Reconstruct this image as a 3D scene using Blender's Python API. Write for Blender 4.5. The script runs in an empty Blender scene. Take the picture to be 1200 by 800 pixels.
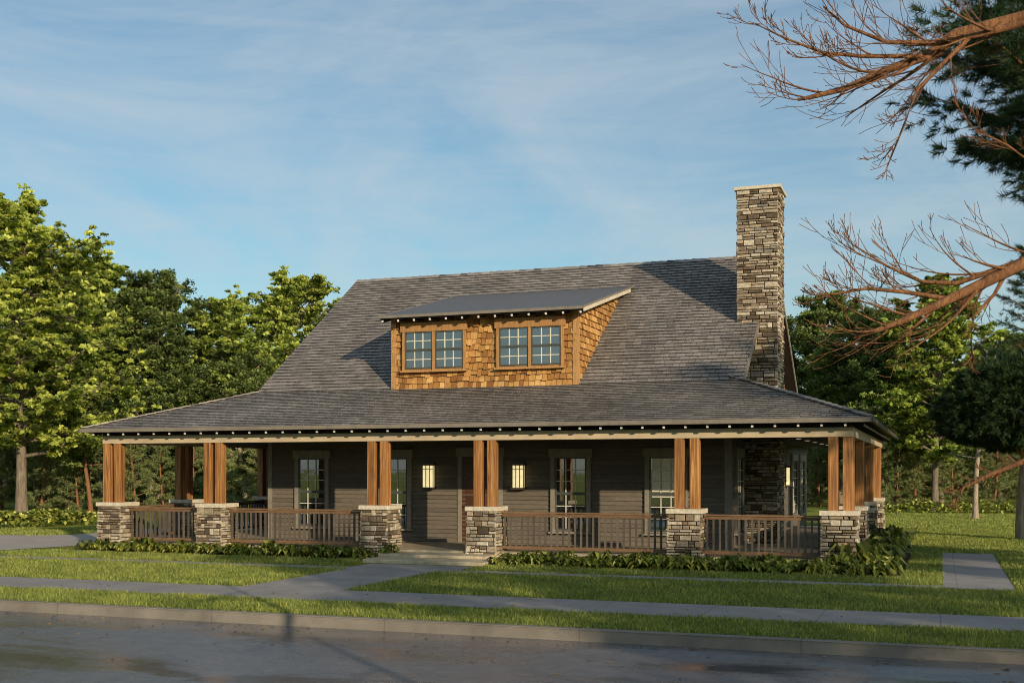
import bpy, math, random
import numpy as np
from mathutils import Vector, Matrix
R = math.radians
rnd = random.Random(7)
C = bpy.context.scene.collection

# ------------------------------------------------------------------ camera
CAM = Vector((1.686, -26.646, 2.215)); YAW = 0.352; F = 1364.1; HY = 550.4
cs, sn = math.cos(YAW), math.sin(YAW)
cam = bpy.data.cameras.new('camera'); co = bpy.data.objects.new('camera', cam); C.objects.link(co)
co.location = CAM; co.rotation_euler = (R(90), 0, YAW)
cam.sensor_width = 36; cam.lens = 36 * F / 1200; cam.shift_y = (HY - 400) / 1200
cam.clip_end = 3000; cam.clip_start = 0.1
bpy.context.scene.camera = co

def at(u, v, d):                       # a point d metres deep in the view
    r = (u - 600) * d / F
    return Vector((CAM.x + cs * r - sn * d, CAM.y + sn * r + cs * d, CAM.z - (v - HY) * d / F))
def ground(u, v, z=0.0):
    d = (CAM.z - z) * F / (v - HY); p = at(u, v, d); p.z = z; return p

# ------------------------------------------------------------------ materials
def mat(name, rough=0.8, spec=0.3):
    m = bpy.data.materials.new(name); m.use_nodes = True
    n = m.node_tree.nodes; b = n['Principled BSDF']
    b.inputs['Roughness'].default_value = rough
    b.inputs['Specular IOR Level'].default_value = spec
    return m, n, m.node_tree.links, b
def coord(n, l, scale=(1, 1, 1), kind='Object'):
    t = n.new('ShaderNodeTexCoord'); mp = n.new('ShaderNodeMapping'); mp.inputs['Scale'].default_value = scale
    l.new(t.outputs[kind], mp.inputs['Vector']); return mp.outputs['Vector']
def noise(n, l, vec, s, det=4, rough=0.6, dist=0.0):
    t = n.new('ShaderNodeTexNoise'); t.inputs['Scale'].default_value = s; t.inputs['Detail'].default_value = det
    t.inputs['Roughness'].default_value = rough; t.inputs['Distortion'].default_value = dist
    l.new(vec, t.inputs['Vector']); return t.outputs['Fac']
def ramp(n, l, fac, stops):
    r = n.new('ShaderNodeValToRGB'); e = r.color_ramp.elements
    while len(e) < len(stops): e.new(0.5)
    for i, (p, c) in enumerate(stops):
        e[i].position = p; e[i].color = (c[0], c[1], c[2], 1)
    l.new(fac, r.inputs['Fac']); return r.outputs['Color']
def mul(n, l, a, b, f=1.0, mode='MULTIPLY'):
    m = n.new('ShaderNodeMix'); m.data_type = 'RGBA'; m.blend_type = mode; m.inputs['Factor'].default_value = f
    for s, x in ((6, a), (7, b)):
        if isinstance(x, tuple): m.inputs[s].default_value = (*x, 1)
        else: l.new(x, m.inputs[s])
    return m.outputs[2]
def mixf(n, l, fac, a, b):
    o = mul(n, l, a, b, 1.0, 'MIX'); l.new(fac, o.node.inputs['Factor']); return o
def math_(n, l, op, a, b):
    m = n.new('ShaderNodeMath'); m.operation = op
    for i, x in enumerate((a, b)):
        if isinstance(x, (int, float)): m.inputs[i].default_value = x
        else: l.new(x, m.inputs[i])
    return m.outputs[0]
def bump(n, l, h, b, strength=0.4, dist=0.02):
    bp = n.new('ShaderNodeBump'); bp.inputs['Strength'].default_value = strength; bp.inputs['Distance'].default_value = dist
    l.new(h, bp.inputs['Height']); l.new(bp.outputs['Normal'], b.inputs['Normal'])
def tone(n):
    a = n.new('ShaderNodeAttribute'); a.attribute_name = 'tone'; return a.outputs['Fac']

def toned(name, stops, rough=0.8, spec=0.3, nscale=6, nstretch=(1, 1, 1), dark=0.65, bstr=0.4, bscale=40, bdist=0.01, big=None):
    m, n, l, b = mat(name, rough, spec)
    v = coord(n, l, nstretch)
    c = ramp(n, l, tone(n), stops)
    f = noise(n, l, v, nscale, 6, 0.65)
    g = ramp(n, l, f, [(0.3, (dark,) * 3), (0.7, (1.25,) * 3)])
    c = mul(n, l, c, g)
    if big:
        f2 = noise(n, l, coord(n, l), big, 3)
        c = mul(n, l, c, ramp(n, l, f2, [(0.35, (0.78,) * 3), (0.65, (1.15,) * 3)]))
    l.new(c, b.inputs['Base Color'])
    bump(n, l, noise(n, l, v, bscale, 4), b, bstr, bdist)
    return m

M = {}
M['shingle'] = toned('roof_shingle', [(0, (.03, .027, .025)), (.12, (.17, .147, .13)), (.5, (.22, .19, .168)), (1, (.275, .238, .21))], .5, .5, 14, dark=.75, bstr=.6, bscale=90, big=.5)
M['membrane'] = toned('dormer_roof_metal', [(0, (.085, .077, .075)), (1, (.105, .095, .092))], .5, .5, 9, dark=.75, bstr=.5, bscale=60)
M['siding'] = toned('lap_siding_paint', [(0, (.10, .082, .063)), (1, (.135, .11, .084))], .6, .35, 5, (1, 1, 4), .85, .25, 60)
M['trim'] = toned('trim_paint', [(0, (.18, .158, .125)), (1, (.23, .20, .16))], .6, .35, 6, dark=.85, bstr=.15)
M['beam'] = toned('beam_paint', [(0, (.42, .33, .22)), (1, (.48, .38, .26))], .6, .35, 4, (.4, 1, 1), .88, .15)
M['gutter'] = toned('gutter_paint', [(0, (.17, .14, .11)), (1, (.2, .17, .135))], .45, .5, 4, dark=.85, bstr=.1)
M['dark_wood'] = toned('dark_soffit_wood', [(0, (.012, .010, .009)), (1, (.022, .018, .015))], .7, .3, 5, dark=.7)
M['white'] = toned('white_paint', [(0, (.58, .56, .52)), (1, (.66, .64, .6))], .5, .3, 5, dark=.9, bstr=.1)
M['shake'] = toned('cedar_shake', [(0, (.06, .025, .01)), (.08, (.20, .08, .024)), (.4, (.36, .17, .05)), (.75, (.50, .26, .08)), (1, (.62, .37, .14))], .75, .25, 9, (6, 6, .8), .6, .6, 40, big=.9)
M['cedar'] = toned('cedar_board', [(0, (.34, .17, .06)), (1, (.42, .23, .09))], .65, .3, 5, (5, 5, .6), .65, .35, 30)
M['stone'] = toned('ledge_stone', [(0, (.09, .065, .045)), (.2, (.20, .145, .095)), (.45, (.34, .265, .185)), (.7, (.48, .39, .28)), (.88, (.60, .52, .40)), (1, (.24, .21, .18))], .85, .25, 9, (1, 1, 2.2), .55, .9, 30, .03)
M['mortar'] = toned('stone_joint', [(0, (.03, .026, .022)), (1, (.05, .043, .036))], .95, .1, 20)
M['cap'] = toned('cap_stone', [(0, (.48, .41, .31)), (1, (.56, .49, .38))], .8, .25, 12, dark=.7, bstr=.5, bscale=35)
M['concrete'] = toned('concrete', [(0, (.33, .30, .27)), (1, (.38, .35, .31))], .85, .25, 3, dark=.85, bstr=.3, bscale=80)
M['slate'] = toned('step_stone', [(0, (.33, .27, .18)), (1, (.50, .41, .28))], .7, .3, 5, dark=.6, bstr=.5, bscale=25)
M['rail'] = toned('rail_wood', [(0, (.13, .07, .036)), (1, (.21, .12, .062))], .55, .35, 5, (.8, .8, 4), .6, .3)
M['baluster'] = toned('baluster_paint', [(0, (.06, .047, .037)), (1, (.11, .088, .07))], .5, .4, 6, dark=.85, bstr=.1)
M['bronze'] = toned('bronze_metal', [(0, (.05, .032, .02)), (1, (.06, .04, .025))], .4, .5, 6, bstr=.1)
M['sash'] = toned('sash_paint', [(0, (.05, .055, .05)), (1, (.07, .075, .065))], .5, .4, 6, dark=.9, bstr=.1)
M['muntin'] = toned('muntin_paint', [(0, (.50, .47, .38)), (1, (.56, .52, .43))], .5, .3, 6, dark=.9, bstr=.1)
M['blind'] = toned('pale_blind', [(0, (.66, .6, .46)), (1, (.75, .69, .55))], .8, .2, 3, (1, 1, 8), .9, .1)
M['door'] = toned('door_wood', [(0, (.06, .024, .012)), (1, (.11, .042, .02))], .45, .4, 5, (5, 5, .7), .6, .2)
M['soil'] = toned('mulch', [(0, (.035, .025, .018)), (1, (.05, .038, .028))], .95, .1, 20, bstr=1, bscale=30, bdist=.05)

def wood_mat(name, c0, c1, c2, sc=1.0):
    m, n, l, b = mat(name, .6, .35)
    v = coord(n, l, (14 * sc, 14 * sc, .5 * sc))
    f = noise(n, l, v, 1.3, 8, .62, 1.2)
    g = noise(n, l, coord(n, l, (60, 60, 1.2)), 1.5, 3)
    c = ramp(n, l, f, [(.28, c0), (.5, c1), (.72, c2)])
    c = mul(n, l, c, ramp(n, l, g, [(.3, (.7,) * 3), (.7, (1.15,) * 3)]))
    c = mul(n, l, c, ramp(n, l, tone(n), [(0, (.8, .78, .76)), (1, (1.15, 1.15, 1.15))]))
    l.new(c, b.inputs['Base Color']); bump(n, l, g, b, .25, .01); return m
M['column'] = wood_mat('column_cedar', (.065, .024, .008), (.30, .13, .04), (.54, .29, .10))

def bark_mat(name, a, b_, sc=1.0):
    m, n, l, b = mat(name, .9, .15)
    v = coord(n, l, (7 * sc, 7 * sc, 1.3 * sc))
    f = noise(n, l, v, 1.6, 6, .7, .6)
    l.new(ramp(n, l, f, [(.3, a), (.7, b_)]), b.inputs['Base Color']); bump(n, l, f, b, .9, .06); return m
M['bark'] = bark_mat('grey_bark', (.09, .07, .05), (.27, .215, .16))
M['bark_pale'] = bark_mat('pale_bark', (.2, .15, .11), (.46, .36, .27))
M['bark_red'] = bark_mat('red_pine_bark', (.11, .05, .026), (.36, .175, .085), 2)

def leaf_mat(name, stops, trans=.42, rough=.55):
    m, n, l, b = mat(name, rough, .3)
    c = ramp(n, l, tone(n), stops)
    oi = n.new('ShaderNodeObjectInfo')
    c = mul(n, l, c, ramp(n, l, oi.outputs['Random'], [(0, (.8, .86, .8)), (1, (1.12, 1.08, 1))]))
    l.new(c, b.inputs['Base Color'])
    t = n.new('ShaderNodeBsdfTranslucent'); l.new(mul(n, l, c, (1.3, 1.35, .5)), t.inputs['Color'])
    mx = n.new('ShaderNodeMixShader'); mx.inputs[0].default_value = trans
    l.new(b.outputs[0], mx.inputs[1]); l.new(t.outputs[0], mx.inputs[2])
    l.new(mx.outputs[0], n['Material Output'].inputs['Surface']); return m
M['leaf_bright'] = leaf_mat('yellow_green_leaf', [(0, (.03, .05, .014)), (.3, (.13, .17, .04)), (.6, (.42, .46, .10)), (1, (.74, .78, .24))])
M['leaf_mid'] = leaf_mat('mid_green_leaf', [(0, (.03, .046, .018)), (.55, (.14, .18, .06)), (1, (.42, .47, .16))])
M['leaf_dark'] = leaf_mat('dark_green_leaf', [(0, (.025, .04, .015)), (.6, (.085, .115, .035)), (1, (.20, .24, .07))])
M['needle'] = leaf_mat('pine_needle', [(0, (.012, .030, .010)), (.6, (.025, .055, .018)), (1, (.06, .09, .025))], .15)
M['needle_light'] = leaf_mat('pale_pine_needle', [(0, (.07, .09, .035)), (.6, (.22, .25, .10)), (1, (.38, .39, .16))], .2)
M['plant'] = leaf_mat('broad_leaf', [(0, (.03, .045, .01)), (.4, (.16, .19, .035)), (.8, (.4, .4, .08)), (1, (.8, .76, .22))], .25, .45)
M['blade'] = leaf_mat('grass_blade', [(0, (.055, .09, .022)), (.5, (.20, .235, .055)), (1, (.50, .50, .14))], .3)

def lawn_mat():
    m, n, l, b = mat('lawn_turf', .9, .1)
    v = coord(n, l)
    f = noise(n, l, v, 14, 8, .75); g = noise(n, l, v, .35, 3)
    c = ramp(n, l, f, [(.3, (.08, .11, .02)), (.5, (.21, .235, .045)), (.72, (.42, .42, .10))])
    c = mul(n, l, c, ramp(n, l, g, [(.35, (.75, .8, .7)), (.65, (1.2, 1.15, 1)) ]))
    l.new(c, b.inputs['Base Color']); bump(n, l, noise(n, l, v, 45, 6, .8), b, 1.0, .06); return m
M['lawn'] = lawn_mat()

def asphalt_mat():
    m, n, l, b = mat('wet_asphalt', .5, .5)
    v = coord(n, l)
    grit = noise(n, l, v, 75, 3, .7); patch = noise(n, l, coord(n, l, (.22, .5, 1)), 1.0, 5, .6, .6)
    mid = noise(n, l, v, 5, 5, .7)
    c = ramp(n, l, grit, [(.3, (.045, .045, .05)), (.5, (.12, .115, .12)), (.7, (.28, .262, .255))])
    c = mul(n, l, c, ramp(n, l, mid, [(.3, (.8,) * 3), (.7, (1.2,) * 3)]))
    c = mul(n, l, c, ramp(n, l, patch, [(.42, (.75, .77, .83)), (.64, (.95, .94, .94))]))
    l.new(c, b.inputs['Base Color'])
    wet = n.new('ShaderNodeMapRange'); wet.inputs[1].default_value = .40; wet.inputs[2].default_value = .68
    wet.inputs[3].default_value = .09; wet.inputs[4].default_value = .5; l.new(patch, wet.inputs[0])
    l.new(wet.outputs[0], b.inputs['Roughness'])
    bs = n.new('ShaderNodeMapRange'); bs.inputs[1].default_value = .40; bs.inputs[2].default_value = .68
    bs.inputs[3].default_value = .10; bs.inputs[4].default_value = .8; l.new(patch, bs.inputs[0])
    bp = n.new('ShaderNodeBump'); bp.inputs['Distance'].default_value = .006
    l.new(bs.outputs[0], bp.inputs['Strength']); l.new(grit, bp.inputs['Height']); l.new(bp.outputs[0], b.inputs['Normal']); return m
M['asphalt'] = asphalt_mat()

def pave_mat(name, c0, c1, bw, bh, joint=(.6, .6, .6)):
    m, n, l, b = mat(name, .8, .25)
    v = coord(n, l)
    f = noise(n, l, v, 1.2, 5, .65); g = noise(n, l, v, 60, 4, .7)
    c = ramp(n, l, f, [(.3, c0), (.7, c1)])
    c = mul(n, l, c, ramp(n, l, g, [(.3, (.82,) * 3), (.7, (1.12,) * 3)]))
    if bw:
        bt = n.new('ShaderNodeTexBrick'); bt.offset = 0; bt.inputs['Scale'].default_value = 1
        bt.inputs['Brick Width'].default_value = bw; bt.inputs['Row Height'].default_value = bh
        bt.inputs['Mortar Size'].default_value = .012; bt.inputs['Mortar Smooth'].default_value = .4
        bt.inputs['Color1'].default_value = bt.inputs['Color2'].default_value = (1, 1, 1, 1); bt.inputs['Mortar'].default_value = (*joint, 1)
        l.new(v, bt.inputs['Vector']); c = mul(n, l, c, bt.outputs['Color'])
    l.new(c, b.inputs['Base Color']); bump(n, l, g, b, .35, .008); return m
M['walk'] = pave_mat('walk_concrete', (.23, .205, .19), (.32, .285, .26), 1.7, 40)
M['path'] = pave_mat('path_concrete', (.24, .215, .20), (.33, .295, .27), 1.0, 1.2, (.7, .7, .7))
M['kerb'] = pave_mat('kerb_concrete', (.15, .13, .11), (.24, .21, .175), 3.0, 40, (.7, .7, .7))
M['drive'] = pave_mat('driveway_concrete', (.34, .29, .25), (.42, .36, .31), 4, 4, (.7, .7, .7))

def glass_mat(name, base):
    m, n, l, b = mat(name, .03, .9)
    b.inputs['Base Color'].default_value = (*base, 1); b.inputs['IOR'].default_value = 2.3
    v = coord(n, l); bump(n, l, noise(n, l, v, 2.2, 2), b, .05, .02); return m
M['glass'] = glass_mat('window_glass', (.012, .015, .017))
m_, n_, l_, b_ = mat('clear_pane', .05, .5); b_.inputs['Transmission Weight'].default_value = 1; b_.inputs['IOR'].default_value = 1.1
M['clear'] = m_
def emit(name, col, s):
    m, n, l, b = mat(name, .5, .3); b.inputs['Base Color'].default_value = (*col, 1)
    b.inputs['Emission Color'].default_value = (*col, 1)
    g = ramp(n, l, noise(n, l, coord(n, l), 5, 2), [(.3, (.75,) * 3), (.7, (1,) * 3)])
    l.new(mul(n, l, g, col), b.inputs['Emission Color']); b.inputs['Emission Strength'].default_value = s; return m
M['lamp'] = emit('lamp_glass', (1, .82, .42), .95)
M['downlight'] = emit('downlight_lens', (1, .9, .75), .8)

# ------------------------------------------------------------------ mesh builder
class MB:
    def __init__(s): s.v = []; s.f = []; s.t = []; s.m = []
    def face(s, pts, t=.5, m=0):
        i = len(s.v); s.v += [tuple(p) for p in pts]; s.f.append(tuple(range(i, i + len(pts)))); s.t.append(t); s.m.append(m)
    def hexa(s, p, t=.5, m=0):          # 8 points: bottom 0-3 anticlockwise, top 4-7
        i = len(s.v); s.v += [tuple(q) for q in p]
        for f in ((0, 3, 2, 1), (4, 5, 6, 7), (0, 1, 5, 4), (1, 2, 6, 5), (2, 3, 7, 6), (3, 0, 4, 7)):
            s.f.append(tuple(i + k for k in f)); s.t.append(t); s.m.append(m)
    def box(s, x0, x1, y0, y1, z0, z1, t=None, m=0):
        t = rnd.random() if t is None else t
        s.hexa([(x0, y0, z0), (x1, y0, z0), (x1, y1, z0), (x0, y1, z0), (x0, y0, z1), (x1, y0, z1), (x1, y1, z1), (x0, y1, z1)], t, m)
    def beam(s, a, b, w, h, t=None, m=0, up=(0, 0, 1)):
        a, b = Vector(a), Vector(b); d = (b - a).normalized(); sd = d.cross(Vector(up)).normalized(); u = sd.cross(d)
        t = rnd.random() if t is None else t
        pts = []
        for q in (-1, 1):
            for e, k in ((a, -1), (a, 1), (b, 1), (b, -1)): pts.append(e + sd * k * w / 2 + u * q * h / 2)
        s.hexa(pts, t, m)
    def tube(s, pts, rads, n=8, t=.5, m=0, cap=True):
        pts = [Vector(p) for p in pts]; i0 = len(s.v); ref = Vector((.3, .2, 1)).normalized()
        for i, p in enumerate(pts):
            d = (pts[min(i + 1, len(pts) - 1)] - pts[max(i - 1, 0)]).normalized()
            a = d.cross(ref);
            if a.length < .1: a = d.cross(Vector((1, 0, 0)))
            a.normalize(); b = d.cross(a)
            for k in range(n):
                an = 2 * math.pi * k / n; q = p + (a * math.cos(an) + b * math.sin(an)) * rads[i]; s.v.append(tuple(q))
        for i in range(len(pts) - 1):
            for k in range(n):
                k2 = (k + 1) % n
                s.f.append((i0 + i * n + k, i0 + i * n + k2, i0 + (i + 1) * n + k2, i0 + (i + 1) * n + k)); s.t.append(t); s.m.append(m)
        if cap:
            s.f.append(tuple(i0 + (len(pts) - 1) * n + k for k in range(n))); s.t.append(t); s.m.append(m)
    def build(s, name, mats, parent=None, smooth=False, bev=0):
        me = bpy.data.meshes.new(name); me.from_pydata(s.v, [], s.f)
        for k in (mats if isinstance(mats, (list, tuple)) else [mats]): me.materials.append(M[k])
        a = me.attributes.new('tone', 'FLOAT', 'FACE'); a.data.foreach_set('value', s.t)
        if any(s.m): me.polygons.foreach_set('material_index', s.m)
        if smooth: me.polygons.foreach_set('use_smooth', [True] * len(s.f))
        me.update(); o = bpy.data.objects.new(name, me); C.objects.link(o)
        put(o, parent)
        if bev:
            b = o.modifiers.new('bevel', 'BEVEL'); b.width = bev; b.segments = 2; b.limit_method = 'ANGLE'
        return o
def put(o, parent):
    if parent is None: return
    o.parent = parent
    if parent.type == 'EMPTY': o.location = -parent.location
def tag(o, label=None, cat=None, group=None, kind=None):
    for k, v in (('label', label), ('category', cat), ('group', group), ('kind', kind)):
        if v: o[k] = v
    return o
def empty(name, loc, label, cat, group=None):
    o = bpy.data.objects.new(name, None); C.objects.link(o); o.location = loc; o.empty_display_size = .3
    return tag(o, label, cat, group)

# ------------------------------------------------------------------ ground and paving
def sheet(name, poly, z, m, kind='structure'):
    b = MB(); b.face([(x, y, z) for x, y in poly]); return tag(b.build(name, m), kind=kind)
def rect(x0, x1, y0, y1): return [(x0, y0), (x1, y0), (x1, y1), (x0, y1)]
b = MB()
for (x0, x1, y0, y1) in ((-900, 900, -11.18, 1500), (-900, 900, -900, -21.2)):
    b.face([(x0, y0, 0), (x1, y0, 0), (x1, y1, 0), (x0, y1, 0)])
tag(b.build('lawn', 'lawn'), kind='structure')
sheet('road', rect(-400, 400, -21.3, -11.1), -.155, 'asphalt')
b = MB()
b.hexa([(-400, -11.20, -.3), (400, -11.20, -.3), (400, -11.02, -.3), (-400, -11.02, -.3), (-400, -11.17, .015), (400, -11.17, .015), (400, -11.02, .015), (-400, -11.02, .015)], .5)
tag(b.build('kerb', 'kerb', bev=.015), kind='structure')
b = MB(); b.box(-400, 400, -21.35, -21.2, -.3, .015, .5); tag(b.build('far_kerb', 'kerb'), kind='structure')
def slab(name, x0, x1, y0, y1, z, m):
    b = MB(); b.box(x0, x1, y0, y1, -.05, z, .5); return tag(b.build(name, m), kind='structure')
slab('sidewalk', -400, 400, -9.37, -7.70, .018, 'walk')
slab('path', -400, 3.0, -3.56, -3.0, .014, 'path')
slab('front_walk', -10.72, -8.56, -7.70, -3.56, .014, 'path')
slab('entry_pad', -10.9, -8.3, -3.0, -2.0, .014, 'path')
slab('side_walk', 1.74, 3.0, -3.0, 6.4, .014, 'path')
slab('side_walk_link', .2, 1.74, 6.25, 6.4, .014, 'path')
b = MB()
b.face([(x, y, .012) for x, y in ((-60, -1.9), (-22.6, -1.5), (-22.0, .6), (-21.9, 2.5), (-22, 26), (-26, 26), (-26.1, 5.3), (-28.2, 4.45), (-60, 4.3))])
tag(b.build('driveway', 'drive'), kind='structure')
b = MB()
b.face([(x, y, .008) for x, y in ((-20.8, .3), (-20.9, -.45), (-11.3, -1.15), (-11.3, .3))])
b.face([(x, y, .008) for x, y in ((-8.1, .3), (-8.1, -1.5), (.9, -1.6), (1.1, 9.5), (0, 9.5), (0, .3))])
tag(b.build('planting_bed', 'soil'), kind='structure')

# ------------------------------------------------------------------ house
house = empty('craftsman_house', (-10.25, 7.0, 0), 'one and a half storey craftsman house with wraparound porch, brown siding and shake dormer', 'house')
ZF, XL, XR, YW = .20, -17.05, -3.38, 3.4
YB = 21.5
# shingled planes: O + s*U + t*V, rows in t, limits sL(t), sR(t)
def shingle_plane(b, O, U, V, T, sL, sR, course=.19, wid=.23, th=.028, stagger=.0, jit=.010, thick_under=True, grp=None):
    O, U, V = Vector(O), Vector(U).normalized(), Vector(V).normalized(); Nn = U.cross(V).normalized()
    rows = max(1, round(T / course)); c = T / rows
    for r in range(rows):
        t0, t1 = r * c, (r + 1) * c + .02
        t1 = min(t1, T); a0, a1, b0, b1 = sL(t0), sL(t1), sR(t0), sR(t1)
        lo, hi = min(a0, a1), max(b0, b1); s = lo - rnd.random() * wid
        while s < hi:
            w = wid * rnd.uniform(.7, 1.3); e = s + w; g = .007
            q = [min(max(s + g, a0), b0), min(max(e - g, a0), b0), min(max(e - g, a1), b1), min(max(s + g, a1), b1)]
            s = e
            if q[1] - q[0] < .01 and q[2] - q[3] < .01: continue
            dt = rnd.uniform(-1, 1) * stagger if r else 0
            h = th + rnd.random() * jit; tt0 = t0 + dt
            P = lambda s_, t_, h_: O + U * s_ + V * t_ + Nn * h_
            A, B_, C_, D = P(q[0], tt0, h), P(q[1], tt0, h), P(q[2], t1, .004), P(q[3], t1, .004)
            A0, B0 = P(q[0], tt0, -.01), P(q[1], tt0, -.01)
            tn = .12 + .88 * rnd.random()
            b.face((A, B_, C_, D), tn); b.face((A0, B0, B_, A), 0.0)  # butt faces in the darkest tone: course-line shadow put into the colour
            b.face((A0, A, D), tn); b.face((B0, C_, B_), tn)
rx = (-17.27, -3.0)                                 # gable ends of the main roof
E0 = Vector((-20.80, -.285, 3.352)); YK, ZK, YR, ZR = 3.113, 4.493, 9.416, 8.76
YRB = 2 * YR - YK
# main roof front and back slopes
def roof_slab(name, quads, th, m='dark_wood'):
    b = MB()
    for q in quads:
        lo = [Vector(p) - Vector((0, 0, th)) for p in q]; up = [Vector(p) - Vector((0, 0, .012)) for p in q]
        b.hexa(lo + up, .3)
    return b.build(name, m, house)
sl = (ZR - ZK) / (YR - YK); L = math.hypot(ZR - ZK, YR - YK)
b = MB()
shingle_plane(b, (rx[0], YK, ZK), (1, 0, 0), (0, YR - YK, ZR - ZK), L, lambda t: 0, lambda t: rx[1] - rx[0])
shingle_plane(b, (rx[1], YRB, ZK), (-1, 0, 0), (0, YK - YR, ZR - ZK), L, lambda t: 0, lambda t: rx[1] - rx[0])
x = rx[0]
while x < rx[1] - .05:                                # ridge caps
    w = min(.26, rx[1] - x); z = ZR + .02 + rnd.random() * .012
    b.hexa([(x, YR - .16, z - .11), (x + w, YR - .16, z - .12), (x + w, YR + .16, z - .12), (x, YR + .16, z - .11), (x, YR - .015, z + .02), (x + w, YR - .015, z), (x + w, YR + .015, z), (x, YR + .015, z + .02)], rnd.random())
    x += w
b.build('main_roof', 'shingle', house)
roof_slab('roof_deck', [[(rx[0] + .01, YK, ZK), (rx[1] - .01, YK, ZK), (rx[1] - .01, YR, ZR), (rx[0] + .01, YR, ZR)], [(rx[0] + .01, YR, ZR), (rx[1] - .01, YR, ZR), (rx[1] - .01, YRB, ZK), (rx[0] + .01, YRB, ZK)]], .14)
for X in rx:                                          # rake boards
    for (ya, yb) in ((YK - .1, YR), (YRB + .1, YR)):
        b = MB(); za = ZK - .1 * sl; dx = .02 if X > -10 else -.02
        b.beam((X + dx, ya, za - .07), (X + dx, yb, ZR - .07), .03, .13, .7); b.build('rake_board', 'gutter', house)
# porch roof
PW = Vector((0, YK - E0.y, ZK - E0.z)); LP = PW.length; XE = .288
b = MB()
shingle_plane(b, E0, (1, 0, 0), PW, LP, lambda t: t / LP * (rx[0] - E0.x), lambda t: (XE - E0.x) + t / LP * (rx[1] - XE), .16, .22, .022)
YE = 16.4
UR = Vector((-(XE - rx[1]), 0, ZK - E0.z)); LR = UR.length; k = (LR + .42) / LR
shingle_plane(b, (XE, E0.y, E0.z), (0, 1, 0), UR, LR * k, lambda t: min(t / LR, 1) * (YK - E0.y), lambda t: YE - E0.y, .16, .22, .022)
UL = Vector((rx[0] - E0.x, 0, ZK - E0.z)); LL = UL.length
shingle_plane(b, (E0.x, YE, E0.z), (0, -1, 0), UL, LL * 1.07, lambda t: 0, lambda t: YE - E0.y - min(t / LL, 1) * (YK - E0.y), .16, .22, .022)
for (e, k_) in (((XE, E0.y, E0.z), (rx[1], YK, ZK)), ((E0.x, E0.y, E0.z), (rx[0], YK, ZK))):   # hip caps
    e, k_ = Vector(e), Vector(k_); n = 20
    for i in range(n):
        p, q = e.lerp(k_, i / n), e.lerp(k_, (i + 1.1) / n)
        b.beam(p + Vector((0, 0, .045)), q + Vector((0, 0, .03)), .2, .03, rnd.random())
b.build('porch_roof', 'shingle', house)
def dn(p, h): return (p[0], p[1], p[2] - h)
roof_slab('porch_soffit', [[tuple(E0), (XE, E0.y, E0.z), (rx[1], YK, ZK), (rx[0], YK, ZK)],
    [(XE, E0.y, E0.z), (XE, YE, E0.z), (rx[1] - .35, YE, ZK + .12), (rx[1], YK, ZK)],
    [(E0.x, YE, E0.z), tuple(E0), (rx[0], YK, ZK), (rx[0] + .2, YE, ZK + .06)]], .07)
def part(name, m, boxes, bev=0):
    b = MB()
    for q in boxes: b.box(*q)
    return b.build(name, m, house, bev=bev)
gz0, gz1 = 3.255, 3.362
part('eave_gutter', 'gutter', [(E0.x - .03, XE + .03, E0.y - .07, E0.y - .002, gz0, gz1)], .012)
M['side_gutter'] = toned('shaded_gutter_paint', [(0, (.07, .058, .047)), (1, (.09, .075, .06))], .5, .4, 4, dark=.85, bstr=.1)  # darker copy of the gutter paint, side eave shade put into the colour
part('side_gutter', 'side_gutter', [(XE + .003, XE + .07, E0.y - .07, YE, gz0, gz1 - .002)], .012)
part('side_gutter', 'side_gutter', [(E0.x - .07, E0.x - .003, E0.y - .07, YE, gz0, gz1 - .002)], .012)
# porch beams
bx0, bx1 = -20.41, -.11
part('porch_beam', 'beam', [(bx0, bx1, .11, .33, 2.95, 3.165)], .006)
part('porch_beam', 'beam', [(bx1 - .22, bx1 + .001, .335, YE - .3, 2.952, 3.163)], .006)
part('porch_beam', 'beam', [(bx0 - .001, bx0 + .22, .335, YE - .3, 2.952, 3.163)], .006)
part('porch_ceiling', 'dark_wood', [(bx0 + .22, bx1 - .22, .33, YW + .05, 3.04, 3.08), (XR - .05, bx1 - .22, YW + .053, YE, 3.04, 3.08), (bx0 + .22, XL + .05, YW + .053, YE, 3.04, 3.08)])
# frieze above the beams
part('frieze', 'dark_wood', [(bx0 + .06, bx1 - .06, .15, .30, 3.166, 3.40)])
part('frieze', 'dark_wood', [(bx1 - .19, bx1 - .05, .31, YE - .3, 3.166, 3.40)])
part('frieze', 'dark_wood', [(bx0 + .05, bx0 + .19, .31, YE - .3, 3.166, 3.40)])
# rafter tails with white ends
def tail(p, d):
    b = MB(); p, d = Vector(p), Vector(d)
    b.beam(p + d * .02, p + d * .55 + Vector((0, 0, .11)), .055, .085, .3)
    o = b.build('rafter_tail', 'dark_wood', house)
    e = MB(); e.beam(p - d * .004, p + d * .018, .05, .055, .8); e.build('tail_end', 'white', o)
n = 41
for i in range(n):
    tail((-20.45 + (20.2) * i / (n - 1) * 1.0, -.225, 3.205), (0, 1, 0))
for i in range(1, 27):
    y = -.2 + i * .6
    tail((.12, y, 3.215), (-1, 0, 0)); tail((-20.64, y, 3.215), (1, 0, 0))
# downlights
for (X, Y) in [(-18.8, 1.8), (-16.3, 1.8), (-13.8, 1.8), (-11.2, 1.8), (-7.4, 1.8), (-4.9, 1.8)] + [(-1.75, 2.2 + 2.1 * k) for k in range(6)]:
    b = MB(); b.tube([(X, Y, 3.045), (X, Y, 3.025)], [.09, .085], 14); o = b.build('downlight', 'white', house)
    b = MB(); b.tube([(X, Y, 3.03), (X, Y, 3.02)], [.062, .06], 14); b.build('lens', 'downlight', o)

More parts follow.
